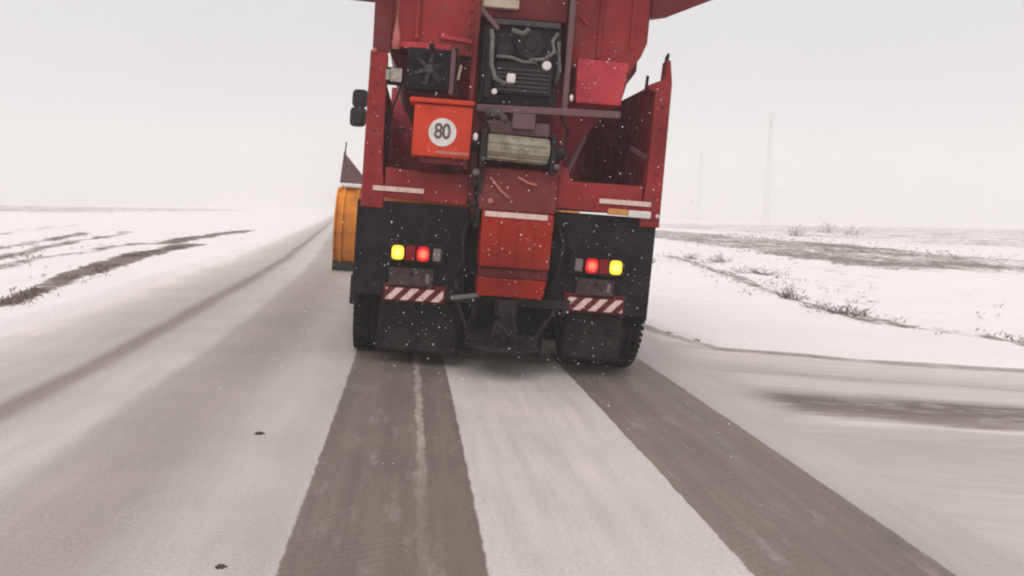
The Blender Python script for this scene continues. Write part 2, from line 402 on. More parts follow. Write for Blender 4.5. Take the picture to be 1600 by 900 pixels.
def side_mat():
    k = N('side_road_snow', .7); o = k.obj(); s = k.n('SeparateXYZ'); k.t.links.new(o, s.inputs[0])
    x, y = s.outputs[0], s.outputs[1]
    n = k.math('MULTIPLY', k.math('SUBTRACT', k.noise(k.scale(o, (.5, 1.2, 1)), 1.4, 5), .5), .55)
    yy = k.math('ADD', y, n); u = k.mr(yy, 0, 10)
    c = k.ramp(u, [(a/10, tint(b)) for a, b in ((0, .58), (3, .56), (4.4, .50), (5.0, .46), (5.25, .50), (5.38, .70), (5.5, .30), (5.75, .19), (6.15, .17), (6.3, .40), (6.5, .60), (6.9, .60), (7.05, .42), (7.25, .52), (7.6, .62), (8.1, .66), (8.24, .50), (8.6, .7))])
    flat = tint(.50)
    f = k.mr(k.math('ADD', x, k.math('MULTIPLY', n, .8)), 2.36, 2.85, 0, 1, True)
    c = k.mix(f, flat, c)
    lip = k.mr(k.math('ADD', k.attr('lip'), k.math('MULTIPLY', k.noise(o, 3, 4), .16)), .10, .24, .85, 0, True)
    c = k.mix(k.math('MULTIPLY', lip, k.mr(k.noise(o, 1.3, 4), .3, .55, .35, 1)), c, (.15, .125, .11))  # dark line at the bank foot: soil and the bank's shade as colour
    rag = k.mr(k.noise(k.scale(o, (1.2, 3.5, 1)), 2.4, 6, .7), .5, .68, 0, .55)
    c = k.mix(rag, c, (.56, .52, .48))
    st = k.noise(k.scale(o, (.5, 7, 1)), 2, 6, .65)
    c = k.mix(1, c, k.ramp(st, [(.25, (.90,)*3), (.75, (1.09,)*3)]), 'MULTIPLY')
    k.base(c); k.bump(k.noise(o, 9, 6, .65), .015, .7)
    return k.m

xs = [-x for x in spaced(14, 330, .5, 1.11)][::-1] + [-14+.14*i for i in range(1, 200)] + spaced(14, 330, .5, 1.11)
ys = [-8+.5*i for i in range(16)] + spaced(0, 420, .12, 1.0115)
def f_snow(u, v):
    x = u + (bend(v) if v > 0 else 0)*max(0, 1-abs(u)/60)
    return (x, v, snow_h(x, v)), (soil_shade_at(x, v) if v > 0 else 0,)
tag(grid('snow_ground', xs, ys, f_snow, snow_mat(), ['soil_shade']), kind='structure')
lats = [LMIN + i*(LMAX-LMIN)/50 for i in range(51)]
ry_ = [-8+.5*i for i in range(16)] + spaced(0, 300, .25, 1.012)
def f_road(u, v):
    x = u + bend(v)
    return (x, v, zg(x, v) + .0035*noise.noise(Vector((u*2, v*.8, 1)))), (u, v)
tag(grid('road', lats, ry_, f_road, road_mat(), ['lat', 'dist']), kind='structure')
def f_side(u, v):
    return (u, v, zg(u, v) - .004 - .03*sm(2.4, 2.1, u) + .02*sm(3.1, 4.2, u)*noise.noise(Vector((u*.9, v*2.2, 2)))), (seg_d(u, v, CURB),)
tag(grid('side_road', [2.06+.12*i for i in range(42)] + spaced(7.1, 34, .3, 1.06), [-6+.12*i for i in range(150)], f_side, side_mat(), ['lip']), kind='structure')

# ---------------------------------------------------------------- the gritting truck
TX, TY = .62, 6.3
T = empty('gritting_truck', (TX, TY, zg(TX, TY+1)))
T.rotation_euler = (0, R(3.3), 0)
tag(T, 'red gritting truck seen from behind on the snowy road, with orange plow in front', 'truck')

# chassis
b = B()
for s in (-1, 1): b.box(s*.42-.05, s*.42+.05, .1, 7.2, .86, 1.12)
for y in (.35, 1.3, 2.6, 4.4): b.box(-.37, .37, y, y+.12, .9, 1.08)
b.box(-1.05, 1.06, .22, .34, .72, .92)
chassis = b.build('chassis_frame', 'dark_steel', T)
for y in (.72, 2.02, 5.7):
    a = B().cyl((-.8, y, .49), (.8, y, .49), .08, 14).ball((0, y, .49), .2, 2, (1, 1, 1)).build('axle', 'dark_steel', T, 0, True)

def wheel(xc, y, half, dual):
    r = .5
    prof = [(.27, -half), (.36, -half-.012), (.45, -half), (.49, -half+.03), (r, -half+.06)]
    k = 4
    for i in range(1, k):
        x = -half + 2*half*i/k
        prof += [(r, x-.014), (r-.02, x-.010), (r-.02, x+.010), (r, x+.014)]
    prof += [(r, half-.06), (.49, half-.03), (.45, half), (.36, half+.012), (.27, half)]
    tb = B().lathe(prof, (xc, y, r), 56)
    for i in range(56):                                 # shoulder lugs
        t = 2*pi*i/56; q = Matrix.Rotation(t, 3, 'X')
        for s in (-1, 1):
            c = Vector((xc+s*(half-.035), y, r)) + q @ Vector((0, 0, r-.006))
            vs = [c + q @ Vector((a*.036, bb*.014, cc*.016)) for a in (-1, 1) for bb in (-1, 1) for cc in (-1, 1)]
            v = [tb.bm.verts.new(p) for p in vs]
            for f in ((0, 1, 3, 2), (4, 6, 7, 5), (0, 4, 5, 1), (2, 3, 7, 6), (0, 2, 6, 4), (1, 5, 7, 3)): tb.bm.faces.new([v[j] for j in f])
    w_ = tb.build('wheel', 'rubber', T, 0)
    rp = [(.06, -half*.5), (.2, -half*.6), (.26, -half+.01), (.285, -half+.01), (.285, half-.01), (.26, half-.01), (.2, half*.6), (.06, half*.5)]
    rb = B().lathe(rp, (xc, y, r), 32).cyl((xc-half*.7, y, r), (xc+half*.7, y, r), .09, 16)
    rb.build('rim', 'grey_steel', w_, 0)
for y in (.72, 2.02):
    for s in (-1, 1):
        wheel(s*1.03+.01, y, .125, True); wheel(s*.73+.01, y, .125, True)
for s in (-1, 1): wheel(s*.98, 5.7, .15, False)

# dump bed with its open rear end
b = B()
b.box(-1.10, 1.11, .1, 4.0, 1.285, 1.36)
b.box(-1.118, -1.06, .14, 4.0, 1.37, 2.30); b.box(1.06, 1.118, .14, 4.0, 1.37, 2.30)
b.box(-1.118, 1.118, 4.01, 4.08, 1.30, 2.62)
for y in (1.1, 2.1, 3.1):
    for s in (-1, 1): b.box(s*1.15-.03, s*1.15+.03, y, y+.1, 1.3, 2.30)
bed = b.build('dump_bed', 'bed_paint', T)
b = B(); b.prism([(-1.13, 1.19), (-1.13, 2.345), (-1.0, 2.33), (-.985, 1.52), (-.96, 1.33), (-.96, 1.19)], 0, .13)
b.build('rear_post', 'red_paint', bed)
b = B(); b.prism([(1.14, 1.195), (1.128, 2.27), (1.10, 2.44), (1.075, 2.44), (1.07, 2.3), (1.0, 2.27), (.955, 2.25), (.955, 2.215), (1.01, 2.2), (1.01, 1.50), (.99, 1.34), (.99, 1.195)], 0, .13)
b.build('rear_post', 'red_paint', bed)
B().tube([(1.08, .06, 2.42), (1.087, .06, 2.47), (1.096, .06, 2.50)], [.012, .016, .008]).build('tie_hook', 'dark_steel', bed, 0)
B().tube([(.96, .1, 2.20), (.965, .1, 2.33)], .012).build('tie_hook', 'dark_steel', bed, 0)
B().ball((-1.10, -.01, 2.34), .02, 2).build('marker_lamp', 'rose_paint', bed, 0, True)
# rear sill, left and right halves
b = B(); b.prism([(-.958, 1.275), (-.35, 1.255), (-.33, 1.28), (-.33, 1.49), (-.60, 1.475), (-.958, 1.50)], .004, .14); b.build('rear_sill', 'red_paint', bed)
b = B(); b.prism([(.34, 1.29), (.988, 1.275), (.988, 1.497), (.44, 1.495), (.40, 1.60), (.36, 1.60), (.34, 1.45)], .004, .14); b.build('rear_sill', 'red_paint', bed)
B().box(-1.045, -.66, -.012, -.002, 1.318, 1.354).build('reflective_strip', 'pale_tape', bed, .002)
B().box(.665, 1.058, -.012, -.002, 1.347, 1.383).build('reflective_strip', 'pale_tape', bed, .002)
B().box(.735, .885, -.03, .01, 1.268, 1.314).build('side_lens', 'amber_off', bed, .008)
B().box(.888, 1.06, -.032, .01, 1.258, 1.312).build('side_lens', 'white_plastic', bed, .008)
B().ball((1.115, -.01, 1.28), .016, 2).build('sill_bolt', 'white_plastic', bed, 0, True)
# diagonal struts inside the openings
for p, q in (((.40, .10, 1.52), (.56, .25, 1.86)), ((1.0, .05, 1.72), (.94, .3, 1.80)), ((-1.0, .04, 1.80), (-.85, .25, 1.80))): B().bar(p, q, .03, .03).build('strut', 'purple_steel', bed, .003)

# spreader hopper: V body standing in the bed
b = B()
lo = [(-.33, .75, 1.40), (.33, .75, 1.40), (.33, 3.2, 1.40), (-.33, 3.2, 1.40)]
mi = [(-1.0, .30, 2.38), (.92, .30, 2.38), (.93, 3.3, 2.38), (-1.0, 3.3, 2.38)]
b.hull(lo, mi)
hop = b.build('hopper', 'bed_paint', T)
b = B()
b.prism([(.335, 2.33), (.81, 2.33), (.89, 2.46), (.925, 2.56), (.925, 3.25), (.335, 3.25)], .05, .32)
b.build('hopper_panel', 'red_paint', hop)
b = B(); b.prism([(-1.0, 2.40), (-.36, 2.36), (-.36, 3.25), (-1.0, 3.25)], .08, .32); b.build('hopper_panel', 'red_paint', hop)
b = B(); b.prism([(-.98, 2.385), (-.54, 2.385), (-.54, 2.43), (-.98, 2.43)], .03, .078); b.build('panel_flange', 'crimson_paint', hop, .004)
B().bar((-.62, .06, 2.49), (-.38, .06, 2.47), .02, .03).build('panel_rib', 'crimson_paint', hop, .004)
B().bar((.40, .04, 2.72), (.46, .04, 2.66), .02, .02).build('panel_rib', 'crimson_paint', hop, .004)
b = B(); b.hull([(.41, -.06, 2.07), (.745, -.06, 2.07), (.745, .25, 2.07), (.41, .25, 2.07)], [(.40, -.02, 2.40), (.79, -.02, 2.39), (.81, .25, 2.39), (.40, .25, 2.40)]); b.build('outlet_funnel', 'crimson_paint', hop, .012)
b = B(); b.prism([(.765, 2.07), (.83, 2.36), (.86, 2.40), (.80, 2.40), (.76, 2.36)], .07, .30); b.build('funnel_cheek', 'dark_red_paint', hop)
# flared top boards
b = B(); b.hull([(.929, .02, 2.735), (1.03, .02, 2.745), (1.03, .5, 2.83), (.929, .5, 2.82)], [(.929, .02, 3.25), (1.50, .02, 2.965), (1.50, .5, 3.02), (.929, .5, 3.25)]); b.build('flared_board', 'dark_red_paint', hop, .008)
b = B(); b.hull([(-1.14, .1, 2.705), (-1.0, .1, 2.74), (-1.0, .4, 2.86), (-1.14, .4, 2.86)], [(-1.36, .1, 2.712), (-1.0, .1, 3.22), (-1.0, .4, 3.22), (-1.36, .4, 2.87)]); b.build('flared_board', 'dark_red_paint', hop, .006)
b = B(); b.box(-1.0, .925, .3, 3.3, 2.385, 3.24); b.build('hopper_wall', 'dark_red_paint', hop)

for x, z0, z1 in ((.56, 2.42, 3.2), (.80, 2.50, 3.2), (-.80, 2.45, 3.2)):
    B().box(x-.012, x+.012, .026, .052 if x > 0 else .078, z0, z1).build('stiffener', 'red_paint', hop, .003)
for x, z in [(.36, 2.36+.09*i) for i in range(7)] + [(-.985, 2.46+.09*i) for i in range(5)] + [(-.40+.0*i, 2.42+.09*i) for i in range(5)]:
    y = .05 if x > 0 else .08
    B().cyl((x, y-.012, z), (x, y+.01, z), .009, 8).build('bolt', 'dark_steel', hop, 0)
for x, z in [(-1.065, 1.25+.17*i) for i in range(6)] + [(1.075, 1.25+.17*i) for i in range(6)]:
    B().cyl((x, -.01, z), (x, .02, z), .011, 8).build('bolt', 'dark_red_paint', bed, 0)
B().tube([(-.50, -.03, 2.40), (-.47, -.06, 2.30), (-.49, -.05, 2.15), (-.45, -.04, 2.02)], .009, 6).build('cable', 'black_plastic', T, 0)
B().tube([(-.33, -.05, 2.0), (-.30, -.12, 1.90), (-.24, -.16, 1.86), (-.21, -.14, 1.80)], .011, 6).build('cable', 'black_plastic', T, 0)
B().tube([(.30, -.05, 1.98), (.36, -.12, 1.86), (.35, -.14, 1.76)], .012, 6).build('cable', 'black_plastic', T, 0)
B().tube([(-.86, .0, 2.2), (-.90, -.02, 2.05), (-.95, .0, 1.9), (-.98, .02, 1.6)], .008, 6).build('cable', 'black_plastic', T, 0)

# left guard plate and pale rail
B().prism([(-1.118, 2.35), (-.99, 2.34), (-.985, 2.80), (-1.125, 2.80)], .035, .07).build('guard_plate', 'dark_red_paint', T, .004)
B().tube([(-.945, -.02, 2.36), (-.945, -.03, 2.45), (-.945, -.03, 2.85)], .026, 12).build('grab_rail', 'rose_paint', T, 0, True)

# work lamp beside the radiator
wl_ = B().box(-1.0, -.89, -.05, .05, 2.105, 2.225).build('work_lamp', 'black_plastic', T, .01)
B().box(-.968, -.885, -.066, -.052, 2.118, 2.215).box(-1.004, -.972, -.060, -.052, 2.13, 2.205).build('lamp_lens', 'lamp_glass', wl_, .008)

# radiator with fan
b = B(); b.box(-.855, -.535, -.02, .16, 2.085, 2.385)
rad = b.build('radiator_box', 'black_plastic', T, .012)
seg = B()
for i in range(28):
    a0, a1 = 2*pi*i/28, 2*pi*(i+1)/28
    seg.bar((-.69+.125*cos(a0), -.035, 2.235+.125*sin(a0)), (-.69+.125*cos(a1), -.035, 2.235+.125*sin(a1)), .02, .016)
for r_ in (.045, .085):
    for i in range(20):
        a0, a1 = 2*pi*i/20, 2*pi*(i+1)/20
        seg.bar((-.69+r_*cos(a0), -.037, 2.235+r_*sin(a0)), (-.69+r_*cos(a1), -.037, 2.235+r_*sin(a1)), .005, .005)
seg.build('fan_guard', 'black_plastic', rad, 0)
b = B().cyl((-.69, -.034, 2.235), (-.69, -.024, 2.235), .03, 16)
for i in range(6):
    a = 2*pi*i/6+.3; q = Matrix.Rotation(-a, 3, 'Y') @ Matrix.Rotation(.6, 3, 'X')
    c = Vector((-.69+.07*cos(a), -.027, 2.235+.07*sin(a))); b.box(c.x-.045, c.x+.045, c.y-.003, c.y+.003, c.z-.02, c.z+.02, q)
b.build('fan', 'grey_steel', rad, 0)
B().bar((-.515, -.01, 2.06), (-.515, -.01, 2.40), .035, .03).build('radiator_bracket', 'purple_steel', rad, .004)
B().cyl((-.68, -.01, 2.385), (-.68, -.01, 2.42), .02, 12).build('filler_cap', 'black_plastic', rad, .003)
B().bar((-.47, -.02, 2.17), (-.455, -.02, 2.28), .022, .02).build('hose_clip', 'cream_paint', rad, .004)

# red box with the speed sticker
tb_ = B().box(-.772, -.352, -.25, .0, 1.585, 1.955).build('tool_box', 'orange_red_paint', T, .012)
B().box(-.81, -.345, -.275, .0, 1.962, 1.995).build('lid', 'orange_red_paint', tb_, .008)
B().box(-.60, -.36, -.256, -.2515, 1.608, 1.63).build('hinge_strip', 'rose_paint', tb_, .002)
B().prism([(-.74, 1.583), (-.36, 1.583), (-.36, 1.50), (-.40, 1.54), (-.70, 1.54)], -.2, .0).build('box_bracket', 'dark_red_paint', tb_, .005)
B().cyl((-.56, -.2515, 1.762), (-.56, -.256, 1.762), .1, 40).build('speed_sticker', 'white_plastic', tb_, 0)
tcu = bpy.data.curves.new('speed_number', 'FONT'); tcu.body = '80'; tcu.size = .145; tcu.align_x = 'CENTER'; tcu.align_y = 'CENTER'; tcu.extrude = .001; tcu.offset = .0025; tcu.space_character = .92
to = bpy.data.objects.new('speed_number', tcu); col.objects.link(to); to.parent = tb_; to.location = (-.561, -.2585, 1.764); to.rotation_euler = (R(90), 0, 0); to.scale = (.86, 1.05, 1); tcu.materials.append(M['digit_black'])
bpy.context.view_layer.update(); tm = bpy.data.meshes.new_from_object(to.evaluated_get(bpy.context.evaluated_depsgraph_get())); t2 = bpy.data.objects.new('speed_number', tm); col.objects.link(t2); t2.parent = tb_; t2.location = to.location; t2.rotation_euler = to.rotation_euler; t2.scale = to.scale; bpy.data.objects.remove(to); t2.name = 'speed_number'
B().ball((-.32, -.22, 1.752), .026, 2, (.75, .6, 1.15)).build('side_reflector', 'white_plastic', tb_, 0, True)

# frame of the power pack: cross rail and uprights
b = B(); b.bar((-.32, -.09, 1.975), (.74, -.09, 2.0), .028, .05)
frm = b.build('cross_rail', 'purple_steel', T, .004)
B().bar((-.365, -.03, 2.0), (-.35, -.03, 3.2), .035, .035).build('upright', 'dark_red_paint', frm, .004)
B().bar((.335, -.03, 2.0), (.325, -.03, 3.2), .045, .04).build('upright', 'purple_steel', frm, .004)
B().bar((.335, -.06, 1.52), (.335, -.06, 1.98), .03, .04).build('upright', 'dark_red_paint', frm, .004)
B().bar((-.31, -.06, 1.3), (-.31, -.06, 1.97), .05, .05).build('upright', 'dark_red_paint', frm, .004)
B().ball((.375, -.06, 2.10), .02, 2, (.7, .7, 1.4)).build('rail_cap', 'white_plastic', frm, 0, True)

# engine bay
eng = B()
eng.box(-.30, .28, .05, .295, 2.03, 2.60)
eng.box(-.20, .22, -.04, .05, 2.10, 2.33)
eng.cyl((.05, -.02, 2.47), (.05, .06, 2.47), .10, 24).cyl((.05, -.035, 2.47), (.05, -.02, 2.47), .05, 20)
eng.cyl((-.14, -.02, 2.42), (-.14, .06, 2.42), .065, 20)
eng.cyl((.17, -.01, 2.37), (.17, .06, 2.37), .05, 20)
eng.box(-.27, -.22, -.02, .06, 2.06, 2.52)
engine = eng.build('engine', 'dark_steel', T, .012)
B().tube([(-.25, -.02, 2.55), (-.24, -.05, 2.48), (-.235, -.05, 2.30), (-.20, -.06, 2.2), (-.12, -.07, 2.16)], .018).build('hose', 'pale_steel', engine, 0, True)
B().tube([(.24, -.02, 2.56), (.20, -.05, 2.50), (.22, -.06, 2.42), (.15, -.07, 2.36), (.04, -.06, 2.35)], .014).build('hose', 'pale_steel', engine, 0, True)
B().tube([(-.10, -.03, 2.56), (-.02, -.06, 2.53), (.02, -.06, 2.57)], .02).build('hose', 'pale_steel', engine, 0, True)
B().tube([(-.20, -.05, 2.36), (-.10, -.08, 2.355), (0, -.07, 2.33), (.1, -.05, 2.34)], .012).build('hose', 'pale_steel', engine, 0, True)
B().tube([(.26, .0, 2.2), (.27, -.05, 2.3), (.25, -.04, 2.5)], .016).build('hose', 'pale_steel', engine, 0, True)
for i in range(6): B().box(-.19, .20, -.052, -.038, 2.12+.03*i, 2.132+.03*i).build('cooling_fin', 'grey_steel', engine, .002)
B().box(-.26, .26, -.01, .046, 2.60, 2.64).build('engine_rail', 'grey_steel', engine, .004)
bb = B()
for i in range(32):
    t0, t1 = 2*pi*i/32, 2*pi*(i+1)/32
    bb.bar((.05+.104*cos(t0), -.012, 2.47+.104*sin(t0)), (.05+.104*cos(t1), -.012, 2.47+.104*sin(t1)), .012, .02)
bb.bar((-.05, -.012, 2.50), (-.18, -.012, 2.47), .008, .016).bar((.0, -.012, 2.38), (-.17, -.012, 2.37), .008, .016)
bb.build('drive_belt', 'rubber', engine, 0)
B().cyl((.172, -.075, 2.318), (.172, -.02, 2.318), .033, 20, .036).build('filler_cap', 'white_plastic', engine, .006)
B().box(-.115, -.052, -.09, -.045, 2.17, 2.24).build('fluid_bottle', 'white_plastic', engine, .012)
B().cyl((-.20, -.10, 2.10), (-.20, -.06, 2.10), .021, 16).build('plug_cap', 'white_plastic', engine, .004)
# beam over the bay and its pale plate
B().box(-.33, .31, .06, .30, 2.66, 3.2).build('engine_cover', 'dark_red_paint', T, .01)
B().box(-.33, -.06, .0, .058, 2.72, 2.785).build('cover_plate', 'cream_paint', T, .008)
B().bar((-.36, -.02, 2.72), (-.20, -.02, 2.56), .025, .03).build('cover_stay', 'purple_steel', T, .004)

# conveyor end: roller, shaft ends, housing
b = B().cyl((-.225, -.1, 1.70), (.235, -.1, 1.69), .088, 28)
roll = b.build('conveyor_roller', 'worn_zinc', T, .01)
b = B()
for i in range(9):
    t = 2*pi*i/9
    b.bar((-.22, -.1+.09*cos(t), 1.70+.09*sin(t)), (.23, -.1+.09*cos(t), 1.69+.09*sin(t)), .014, .014)
b.build('roller_slat', 'worn_zinc', roll, .002)
B().box(-.275, -.235, -.18, .25, 1.54, 1.82).cyl((-.33, -.1, 1.70), (-.27, -.1, 1.70), .04, 16).build('roller_bracket', 'dark_steel', roll, .006)
B().box(.245, .28, -.18, .25, 1.53, 1.81).cyl((.275, -.1, 1.69), (.36, -.1, 1.69), .05, 16).build('roller_bracket', 'dark_steel', roll, .006)
B().tube([(-.26, -.16, 1.93), (-.15, -.18, 1.935), (-.12, -.19, 1.90), (-.10, -.19, 1.87)], [.035, .03, .028, .02], 10).build('hydraulic_hose', 'grey_steel', roll, 0, True)
B().box(-.24, .24, -.05, .3, 1.80, 1.90).box(-.05, .12, -.1, .0, 1.84, 1.96).build('conveyor_housing', 'purple_steel', roll, .01)
for p, q in (((.29, -.2, 1.58), .022), ((-.25, -.2, 1.60), .018), ((-.29, -.16, 1.50), .03)): B().ball(p, q, 2).build('grease_nipple', 'pale_steel', roll, 0, True)
b = B(); b.box(-.32, .32, .32, .7, 1.37, 2.0); b.build('conveyor_tunnel', 'dark_red_paint', T)

# discharge chute
ch = B().hull([(-.25, -.20, 1.235), (.31, -.20, 1.235), (.31, .12, 1.235), (-.25, .12, 1.235)], [(-.28, -.08, 1.55), (.33, -.08, 1.55), (.33, .22, 1.55), (-.28, .22, 1.55)]).build('chute_hood', 'dark_red_paint', T, .012)
B().tube([(-.18, -.16, 1.47), (-.10, -.19, 1.38), (-.04, -.21, 1.33)], .008).build('hood_cable', 'rose_paint', ch, 0, True)
B().tube([(.02, -.15, 1.49), (.1, -.17, 1.45), (.16, -.18, 1.44)], .008).build('hood_cable', 'rose_paint', ch, 0, True)
B().ball((-.17, -.20, 1.30), .022, 2, (1, .5, 1)).build('hood_latch', 'rose_paint', ch, 0, True)
B().box(-.27, -.235, -.16, .1, 1.10, 1.5).build('hood_hinge', 'dark_steel', ch, .006)
for z in (1.27, 1.42): B().ball((-.29, -.15, z), .034, 2).build('hinge_knuckle', 'dark_steel', ch, 0, True)
b = B().prism([(-.225, 1.23), (.305, 1.23), (.30, .82), (-.215, .82)], -.205, .1); cht = b.build('chute', 'chute_red_paint', T, .012)
b = B().hull([(-.21, -.17, .60), (.275, -.17, .60), (.275, .1, .60), (-.21, .1, .60)], [(-.215, -.19, .74), (.295, -.19, .74), (.295, .1, .74), (-.215, .1, .74)]); b.build('chute_lip', 'chute_red_paint', cht, .01)
B().box(-.213, .297, -.17, .1, .744, .816).build('chute_fold', 'dark_red_paint', cht, .006)
B().box(-.205, .255, -.214, -.207, 1.188, 1.227).build('reflective_strip', 'pale_tape', cht, .002)
for x in (-.08, .05, .18): B().box(x-.004, x+.004, -.212, -.2065, .86, 1.15).build('chute_rib', 'chute_red_paint', cht, .002)

# spinner under the chute
sp = B().cyl((.02, -.1, .22), (.02, -.1, .245), .29, 40).build('spinner_disc', 'dark_steel', T, .004)
for i in range(6):
    a = 2*pi*i/6 + .2
    B().bar((.02+.06*cos(a), -.1+.06*sin(a), .275), (.02+.27*cos(a), -.1+.27*sin(a), .275), .012, .06).build('vane', 'dark_steel', sp, .002)
B().cyl((.02, -.1, .247), (.02, -.1, .45), .055, 18).cyl((.02, -.1, .45), (.02, -.1, .58), .09, 18).build('spinner_motor', 'dark_steel', sp, .006)
b = B()
b.bar((-.40, -.12, .56), (-.19, -.12, .60), .03, .03)
b.build('hitch_arm', 'pale_steel', T, .004)
b = B()
b.box(-.43, .50, -.03, .03, .52, .585); b.bar((-.36, 0, .55), (-.20, 0, .20), .035, .03); b.bar((.42, 0, .54), (.24, -.02, .24), .03, .03)
b.bar((.46, -.03, .47), (.50, -.03, .60), .02, .03)
b.bar((-.18, -.05, .58), (-.24, .02, .30), .05, .02); b.bar((.10, -.22, .30), (-.06, -.26, .42), .03, .02); b.bar((-.06, -.25, .42), (-.10, -.25, .22), .03, .02); b.bar((.05, -.24, .52), (.10, -.24, .30), .025, .02)
b.bar((.09, -.25, .27), (.20, -.2, .25), .03, .05)
b.build('spinner_frame', 'dark_steel', T, .004)
def skirt(a0, a1, z0, z1, rr, cx=.02, cy=.12):
    A_, C_ = [], []
    n = 14; pts = [(cx+rr*cos(a0+(a1-a0)*i/n), cy+.55*rr*sin(a0+(a1-a0)*i/n)) for i in range(n+1)]
    pts += [(cx+(rr-.012)*cos(a0+(a1-a0)*i/n), cy+.55*(rr-.012)*sin(a0+(a1-a0)*i/n)) for i in range(n, -1, -1)]
    B().hull([(x, y, z0) for x, y in pts], [(x, y, z1) for x, y in pts]).build('dark_skirt', 'rubber', T, 0)
skirt(R(35), R(178), .10, .53, .43)  # dark sheet added behind the spinner to fill the dark under the chute
# mudguards, lights, bars, flaps
def guard(x0, x1, z0, z1, side):
    b = B()
    b.box(x0, x1, .03, .07, z0, z1)
    yb = [(.06, z1-.002), (.7, z1-.002), (1.28, z1-.06), (1.28, z1-.10), (.7, z1-.04), (.06, z1-.04)]
    b.prism(yb, x0, x1, 'x')
    b.box(x0 if side < 0 else x1-.02, x0+.02 if side < 0 else x1, .07, .30, z0-.04, z1-.05)
    g = b.build('mudguard', 'black_plastic', T, .008)
    return g
gl = guard(-1.155, -.30, .52, 1.245, -1)
gr_ = guard(.345, 1.125, .50, 1.262, 1)
B().box(-1.175, -1.10, .12, .5, .43, .66).build('side_guard', 'rubber', T, .008)
B().box(1.09, 1.150, .12, .5, .465, .93).build('side_guard', 'rubber', T, .008)
B().ball((1.135, .05, .945), .022, 2).build('guard_bolt', 'white_plastic', gr_, 0, True)

def tail_lamp(xs_, z, dz, name):
    x_am, x_rd, x_gy = xs_
    x0, x1 = min(xs_)-.075, max(xs_)+.07
    h = B().prism([(x0, z-.075), (x1, z-.075), (x1, z+.078), (x0, z+.078)], -.055, .028).build('tail_lamp', 'black_plastic', T, .01)
    for x, hw, hh, nm, mt in ((x_am, .047, .054, 'amber_lens', 'amber_lit'), (x_rd, .047, .056, 'red_lens', 'red_lit'), (x_gy, .03, .048, 'clear_lens', 'grey_lens')):
        lo_ = (B().box(-hw, hw, -.011, .011, -hh, hh) if mt == 'grey_lens' else B().prism([(hw*abs(cos(q))**.55*(1 if cos(q) > 0 else -1), hh*abs(sin(q))**.55*(1 if sin(q) > 0 else -1)) for q in (2*pi*i/32+.01 for i in range(32))], -.011, .011)).build(nm, mt, h, .010 if mt == 'grey_lens' else .006); lo_.location = (x, -.068, z)
    xm = (x_am+x_rd)/2
    B().box(xm-.035, xm+.035, -.07, -.057, z-.058, z+.058).build('red_lens', 'red_lens', h, .01)
tail_lamp((-.822, -.632, -.527), .868, 0, 'l')
tail_lamp((.824, .642, .543), .874, 0, 'r')
def plate(x0, x1, z0, z1):
    o = B().box(x0, x1, -.02, .025, z0, z1).build('lamp_plate', 'brown_plate', T, .01)
    B().cyl(((x0+x1)/2, -.028, (z0+z1)/2+.02), ((x0+x1)/2, -.02, (z0+z1)/2+.02), .018, 14).build('plate_bolt', 'rubber', o, 0)
    B().box(x1-.06, x1-.03, -.03, -.021, z0+.03, z0+.1).build('plate_tab', 'grey_lens', o, .004)
plate(-.88, -.54, .615, .755); plate(.55, .84, .645, .775)
def hbar(x0, x1, z0, z1):
    o = B().box(x0, x1, -.03, .01, z0, z1).build('hazard_bar', M['hazard'], T, .004)
    B().box(x0-.02, x1+.02, .012, .029, z0-.02, z1+.03).build('bar_backing', 'dark_red_paint', o, .004)
hbar(-.895, -.455, .507, .597); hbar(.492, .915, .527, .622)
def flap(x0, x1, z0, z1, seed):
    nx, nz = 10, 10; bm = bmesh.new(); R2 = []
    for s in (0, .014):
        rows = []
        for j in range(nz+1):
            row = []
            for i in range(nx+1):
                x = x0+(x1-x0)*i/nx; z = z0+(z1-z0)*j/nz
                y = .075 + s + .03*(1-j/nz)*noise.noise(Vector((x*3, z*3, seed))) - .05*(1-j/nz)**2
                row.append(bm.verts.new((x, y, z + (.012*noise.noise(Vector((x*9, seed, 0))) if j == 0 else 0))))
            rows.append(row)
        R2.append(rows)
        for a, c in zip(rows, rows[1:]):
            for i in range(nx): bm.faces.new((a[i], a[i+1], c[i+1], c[i]))
    for j in range(nz):
        for i in (0, nx): bm.faces.new((R2[0][j][i], R2[0][j+1][i], R2[1][j+1][i], R2[1][j][i]))
    for i in range(nx):
        for j in (0, nz): bm.faces.new((R2[0][j][i], R2[0][j][i+1], R2[1][j][i+1], R2[1][j][i]))
    x = B(); x.bm.free(); x.bm = bm
    x.build('mud_flap', 'rubber', T, 0, True)
flap(-.94, -.31, .10, .515, 1); flap(.50, .95, .14, .515, 6)
# hoses and brackets in the dark space beside the chute
B().tube([(-.29, .02, 1.2), (-.34, -.02, 1.05), (-.32, -.02, .85), (-.38, -.01, .7)], .016).build('brake_hose', 'dark_steel', T, 0, True)
B().tube([(.37, .02, 1.15), (.42, -.02, 1.0), (.40, -.03, .8), (.36, -.02, .66)], .016).build('brake_hose', 'dark_steel', T, 0, True)
B().tube([(.45, .01, 1.1), (.5, -.02, .98), (.56, .0, .92)], .012).build('brake_hose', 'dark_steel', T, 0, True)
B().tube([(-.37, -.02, .70), (-.36, -.03, .62), (-.365, -.02, .56)], .013).build('brake_hose', 'dark_steel', T, 0, True)

